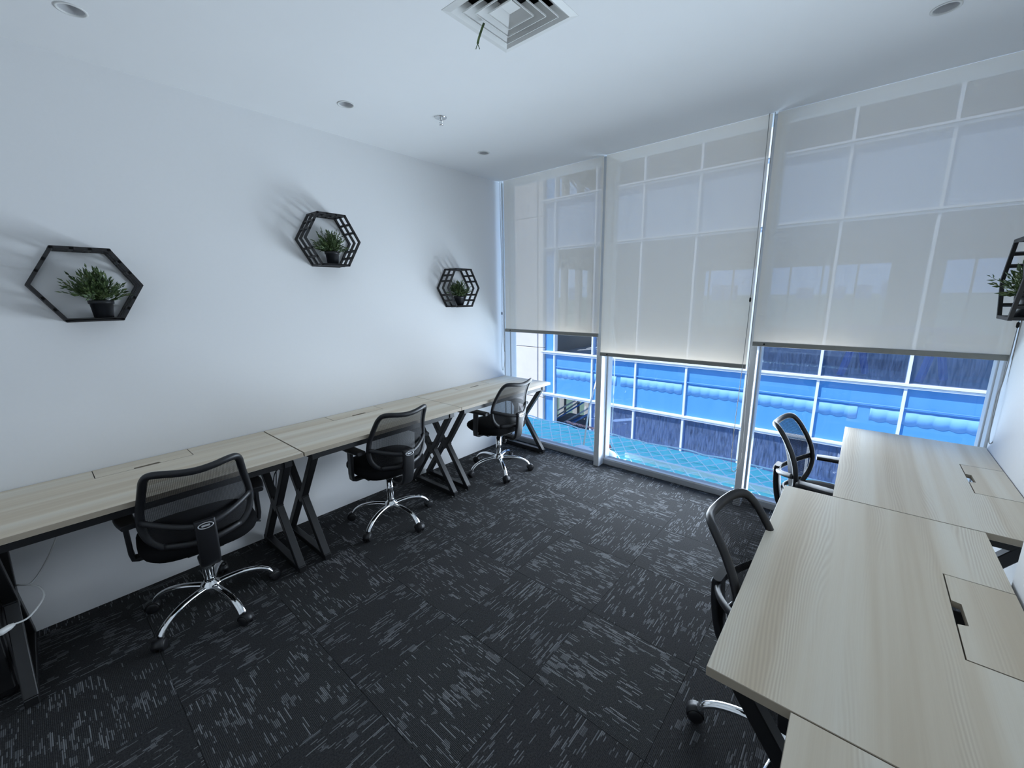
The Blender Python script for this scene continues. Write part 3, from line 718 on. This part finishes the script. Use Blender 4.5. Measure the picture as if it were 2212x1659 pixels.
# ------------------------------------------------------------------ outside: ledge, net and clutter
LZ = -0.25
struct(part('ledge', MB().box(-1.6, 5.2, 0.20, 1.42, LZ-0.25, LZ), M['tarp']))
struct(part('ledge_line', MB().box(1.02, 5.0, 0.930, 0.962, LZ, LZ+0.055), M['sack']))
def netz(x, y):
    return LZ+0.035+0.02*noise.noise(Vector((x*2.3, y*2.3, 3)))+(0.02*max(0, (y-1.05)/0.4))
def edge_y(x): return 1.43+0.05*noise.noise(Vector((x*1.4, 0, 7)))+0.02*noise.noise(Vector((x*6, 1, 7)))
t = thing('safety_net', 'pale blue diamond-mesh safety net spread over the ledge outside the window', 'net')
nb = MB(); sp_ = 0.135
for sgn in (-1, 1):
    for k in range(-20, 52):
        x0 = -1.5+k*sp_*1.15; pts = []
        for q in range(13):
            y = 0.42+1.06*q/12; x = x0+sgn*(y-0.42)*0.75+0.015*noise.noise(Vector((x0*5, y*3, sgn)))
            if -1.5 < x < 4.4 and y < edge_y(x): pts.append((x, y, netz(x, y)))
        if len(pts) > 2: nb.sweep(pts, circ(0.0055, n=4), smooth=False)
stuff(part('mesh_cords', nb, M['net'], t))
ep = []
for k in range(90):
    x = -1.5+5.9*k/89; ep.append((x, edge_y(x), netz(x, edge_y(x))+0.02*noise.noise(Vector((x*3.1, 5, 1)))))
part('edge_rope', MB().sweep(ep, circ(0.008, n=6)), M['net'], t)
tg = thing('tarpaulin', 'crumpled cyan tarpaulin edge bunched along the outer rim of the ledge', 'tarpaulin')
tb = MB(); vs_ = []; nx = 120
for k in range(nx):
    x = -1.5+5.9*k/(nx-1)
    for j in range(7):
        u = j/6; y = 1.25+(edge_y(x)-1.26)*u; z = LZ+0.001+0.035*u*u+0.018*noise.noise(Vector((x*5, y*9, 2)))*u
        vs_.append((x, y, z))
tb.add(vs_, [(k*7+j, (k+1)*7+j, (k+1)*7+j+1, k*7+j+1) for k in range(nx-1) for j in range(6)], True)
o = part('sheet', tb, M['tarp'], tg); sm = o.modifiers.new('thick', 'SOLIDIFY'); sm.thickness = 0.004
def blob(rx, ry, rz_, seed, amp=0.25):
    b_ = bmesh.new(); bmesh.ops.create_icosphere(b_, subdivisions=3, radius=1)
    for v in b_.verts:
        k = 1+amp*noise.noise(v.co*1.6+Vector((seed, 0, 0))); v.co = Vector((v.co.x*rx*k, v.co.y*ry*k, max(-0.55, v.co.z)*rz_*k))
    zmin = min(v.co.z for v in b_.verts)
    for v in b_.verts: v.co.z -= zmin
    for f in b_.faces: f.smooth = True
    me = bpy.data.meshes.new('blob'); b_.to_mesh(me); b_.free(); return me
for x, y, rx, ry, rz_, sd, lb in ((0.93, 0.66, 0.10, 0.10, 0.09, 1, 'white sack slumped outside at the foot of the first window post'), (0.03, 0.76, 0.14, 0.07, 0.025, 2, 'flat white bag outside behind the left desk leg'), (0.26, 0.80, 0.08, 0.06, 0.02, 3, 'small flat white bag between two others on the ledge'), (0.52, 0.83, 0.11, 0.06, 0.03, 4, 'flat white bag holding the foot of the thin pole')):
    me = blob(rx, ry, rz_, sd); me.materials.append(M['sack']); tag(link('white_sack', me, None, (x, y, LZ)), lb, 'sack', 'white sacks on the ledge')
me = blob(0.045, 0.06, 0.05, 9, 0.4); me.materials.append(M['red']); tag(link('red_container', me, None, (0.745, 1.02, LZ)), 'small red plastic container on the ledge beyond the sack', 'container')
rp = []
for k in range(60):
    u = k/59; rp.append((-0.15+0.58*u+0.01*math.sin(k*1.9), 1.50-0.03*u+0.012*math.cos(k*1.7), netz(0.1, 1.44)+0.02+0.012*math.sin(k*2.3)))
tag(part('rope', MB().sweep(rp, circ(0.011, n=6)), M['pinkrope']), 'faded pink rope bunched on the net edge outside', 'rope')
tag(part('bamboo_pole', MB().sweep([(0.515, 0.85, LZ+0.03), (0.30, 1.35, 0.14), (-0.02, 2.25, 0.62), (-0.16, 2.75, 0.90)], circ(0.011, n=8)), M['bamboo']), 'thin pale pole leaning outside beyond the left window', 'pole')

tag(part('hanging_rope', MB().sweep(spline([(0.56, 1.43, 3.40), (0.53, 1.43, 2.40), (0.56, 1.43, 1.30), (0.595, 1.43, 1.02), (0.60, 1.43, 0.70), (0.602, 1.43, 0.20), (0.592, 1.43, -0.20)], 6), circ(0.005, n=6)), M['net']), 'thin pale rope hanging outside behind the middle blind', 'rope')
# ------------------------------------------------------------------ outside: the building opposite
FY = 5.0
B = thing('opposite_building', 'unfinished building opposite with blue glass bands and white frames', 'building', (0, FY, 0))
mx = [-2.760+1.052*k for k in range(0, 12)]
XL, XE = -3.07, 9.0
for za, zb2 in ((-6.0, -3.30), (-3.285, -0.95), (-0.935, 0.33), (0.345, 3.42), (3.435, 8.0)):
    part('concrete_panel', MB().box(-5.2, -3.235, -0.10, 0.55, za, zb2), M['concrete'], B, bevel=0.006)
    part('concrete_panel', MB().box(-3.222, XL, -0.08, 0.55, za, zb2), M['concrete'], B, bevel=0.006)
part('concrete_core', MB().box(-5.15, XL-0.02, -0.05, 0.5, -6, 8), M['slab'], B)
LV = [-4.33, -3.265, -0.84, 0.225, 2.675, 3.735, 6.17, 7.2]
for z in LV:
    part('transom', MB().box(XL-0.06, XE, -0.09, 0.03, z+0.006, z+0.036).box(XL-0.06, XE, -0.07, 0.03, z-0.036, z-0.002), M['facadewhite'], B)
for k, x in enumerate(mx):
    part('mullion', MB().box(x-0.019, x+0.019, -0.05, 0.08, -6, 8), M['facadewhite'], B)
edges = [XL]+mx
for k in range(len(edges)-1):
    a, b2 = edges[k]+0.019, edges[k+1]-0.019
    for z0, z1 in ((-4.294, -3.301), (-0.804, 0.189), (2.711, 3.699), (6.206, 7.164)):
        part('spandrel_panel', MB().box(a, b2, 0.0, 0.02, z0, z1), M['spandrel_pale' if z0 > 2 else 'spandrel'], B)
    for z0, z1 in ((-3.229, -0.876), (0.261, 2.639), (3.771, 6.134)):
        if k == 0: part('side_panel', MB().box(a, b2, 0.0, 0.02, z0, z1), M['spandrel'], B)
        elif k >= 2: part('facade_pane', MB().box(a, b2, 0.004, 0.012, z0, z1), M['dirt_reflection_glass' if z0 < 0 else 'tinted'], B)
# reflection of a corrugated roof in the lower blue band, shaped as a strip
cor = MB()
def roof_refl(x0, x1, z0, z1, y):
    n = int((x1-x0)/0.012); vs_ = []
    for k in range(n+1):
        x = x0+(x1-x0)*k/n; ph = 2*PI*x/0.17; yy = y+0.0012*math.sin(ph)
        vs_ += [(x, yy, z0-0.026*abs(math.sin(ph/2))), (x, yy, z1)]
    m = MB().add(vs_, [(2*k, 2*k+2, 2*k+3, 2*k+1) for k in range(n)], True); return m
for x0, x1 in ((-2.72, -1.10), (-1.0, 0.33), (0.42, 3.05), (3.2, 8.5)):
    o = part('reflection_strip', roof_refl(x0, x1, -0.36, -0.17, -0.006), M['roof_refl'], B); sm = o.modifiers.new('thick', 'SOLIDIFY'); sm.thickness = 0.003
part('pipe_rail', MB().sweep([(-2.7, -0.03, -0.115), (8.5, -0.03, -0.115)], circ(0.012, n=8)), M['bluesteel'], B)
# floors, walls behind the glass
def slab(z0, z1, m): return part('floor_slab', MB().box(-5.3, XE, 0.16, 12.4, z0, z1), m, B)
slab(-4.1, -3.72, M['slabfloor']); slab(-0.62, -0.30, M['slabfloor']); slab(2.72, 3.15, M['slab']); slab(6.25, 6.6, M['slab'])
slab(-0.70, -0.62, M['slab'])
ywin = [(3.45, 3.87), (4.03, 4.78), (4.97, 5.66), (5.98, 6.34), (6.60, 7.4)]
def side_wall(z0, zs, zt, z1):
    part('side_wall', MB().box(-5.2, -5.0, 0.55, 12.2, z0, zs), M['slab'], B)
    part('side_wall', MB().box(-5.2, -5.0, 0.55, 12.2, zt, z1), M['slab'], B)
    last = 0.55
    for a, b2 in ywin:
        part('side_post', MB().box(-5.2, -5.0, last, a, zs, zt), M['slab'], B); last = b2
    part('side_post', MB().box(-5.2, -5.0, last, 12.2, zs, zt), M['slab'], B)
side_wall(-0.30, 0.46, 2.50, 2.72); side_wall(3.15, 3.9, 5.35, 6.25); side_wall(-3.72, -3.3, -1.3, -0.70)
for a, b2 in (((-4.98, 3.5, 5.5), (-4.98, 6.0, 4.5)), ((-4.98, 3.9, 5.6), (-4.98, 6.4, 4.7)), ((-4.96, 5.9, 5.6), (-4.96, 4.4, 4.4))):
    part('brace', MB().sweep([a, b2], circ(0.025, n=6)), M['bluesteel'], B)
openings = [(-7.2, -6.83), (-2.84, 3.44), (4.82, 8.4)]
for z0, zs, zt, z1 in ((-0.30, 0.16, 2.60, 2.72), (3.15, 3.6, 5.4, 6.25)):
    part('far_wall', MB().box(-5.2, XE, 12.0, 12.2, z0, zs), M['slab'], B)
    part('far_wall', MB().box(-5.2, XE, 12.0, 12.2, zt, z1), M['slab'], B)
    for a, b2 in ((-5.2, -2.84), (3.44, 4.82), (8.4, XE)): part('far_wall', MB().box(a, b2, 12.0, 12.2, zs, zt), M['slab'], B)
    for x in (-2.629, -1.661, -0.60, 0.434, 1.494, 2.539, 5.5, 6.6, 7.6):
        part('far_mullion', MB().box(x-0.03, x+0.03, 12.02, 12.12, zs, zt), M['slab'], B)
    part('far_mullion', MB().box(1.70, 1.88, 11.9, 12.2, zs, zt), M['slab'], B)
part('far_wall', MB().box(-5.2, XE, 12.0, 12.2, -3.72, -0.7), M['slab'], B)
part('side_wall', MB().box(XE-0.2, XE, 0.2, 12.0, -4, 6.6), M['slab'], B)
# interior beam strip on the lower floor, steel bars, trestle
part('kerb_strip', MB().box(-4.4, XE-0.3, 5.75, 6.20, -3.72, -3.60), M['concrete'], B)
for k, (xa, za, xb_, zb3) in enumerate(((-3.75, -1.80, -2.60, -1.02), (-3.72, -2.02, -2.55, -1.15), (-3.55, -2.14, -2.55, -1.42), (-3.36, -2.18, -2.50, -1.55), (-3.80, -1.98, -2.70, -1.12), (-3.62, -2.22, -2.60, -1.66))):
    part('steel_bar', MB().sweep([(xa, 1.42+0.05*k, za), (xb_, 1.62+0.05*k, zb3)], rect(0.03, 0.022), smooth=False), M['facadewhite' if k % 2 == 0 else 'bluesteel'], B)
part('bar_stack', MB().box(-4.2, -2.2, 1.3, 3.0, -3.72, -2.25), M['slabfloor'], B)
for x in (2.9, 4.2):
    for s in (-1, 1): part('trestle_leg', MB().sweep([(x, 4.0+0.05*s, 0.75), (x+0.22*s, 4.0+0.35*s, -0.29)], rect(0.05, 0.05), smooth=False), M['bluesteel'], B)
part('trestle_beam', MB().box(2.4, 4.7, 3.92, 4.08, 0.74, 0.86), M['bluesteel'], B)

# ------------------------------------------------------------------ outside: land and skyline
struct(part('ground', MB().box(-1500, 1500, 25, 3200, -12.4, -12.0), M['ground']))
struct(part('road', MB().box(-60, 14, 150, 188, -12.0, -11.9), M['road']))
def tower(x, y, w, d, h, lb):
    t = thing('distant_tower', lb, 'building', (x, y, -12.0), 0, 'hazy buildings on the skyline')
    part('tower_block', MB().box(-w/2, w/2, -d/2, d/2, 0, h), M['tower'], t)
    part('roof_box', MB().box(-w/5, w/5, -d/5, d/5, h, h+h*0.08), M['tower'], t)
def px_x(px, Y):   # world x of a far point seen at picture column px near the horizon
    d_ = f_+r_*((px-1106)/FPX)-u_*((635-829.5)/FPX); return CX+d_.x*(Y-CY)/d_.y
sk = [(1552, 900, 20, 29, 'hazy tower block on the skyline, left one of the twin pair'), (1578, 900, 20, 28, 'hazy tower block on the skyline, right one of the twin pair'),
      (1240, 1000, 22, 34, 'slim hazy tower on the skyline behind the leftmost blind'), (1738, 1000, 26, 22, 'low hazy block on the skyline behind the right blind, left of the wide post'),
      (1812, 1000, 18, 22, 'low hazy block on the skyline just right of the wide post'), (1863, 1000, 26, 24, 'broad hazy block on the skyline behind the right blind'), (1915, 1000, 16, 30, 'tallest hazy block at the right end of the skyline')]
for px, Y, w, h, lb in sk: tower(px_x(px, Y), Y, w, 20, h, lb)
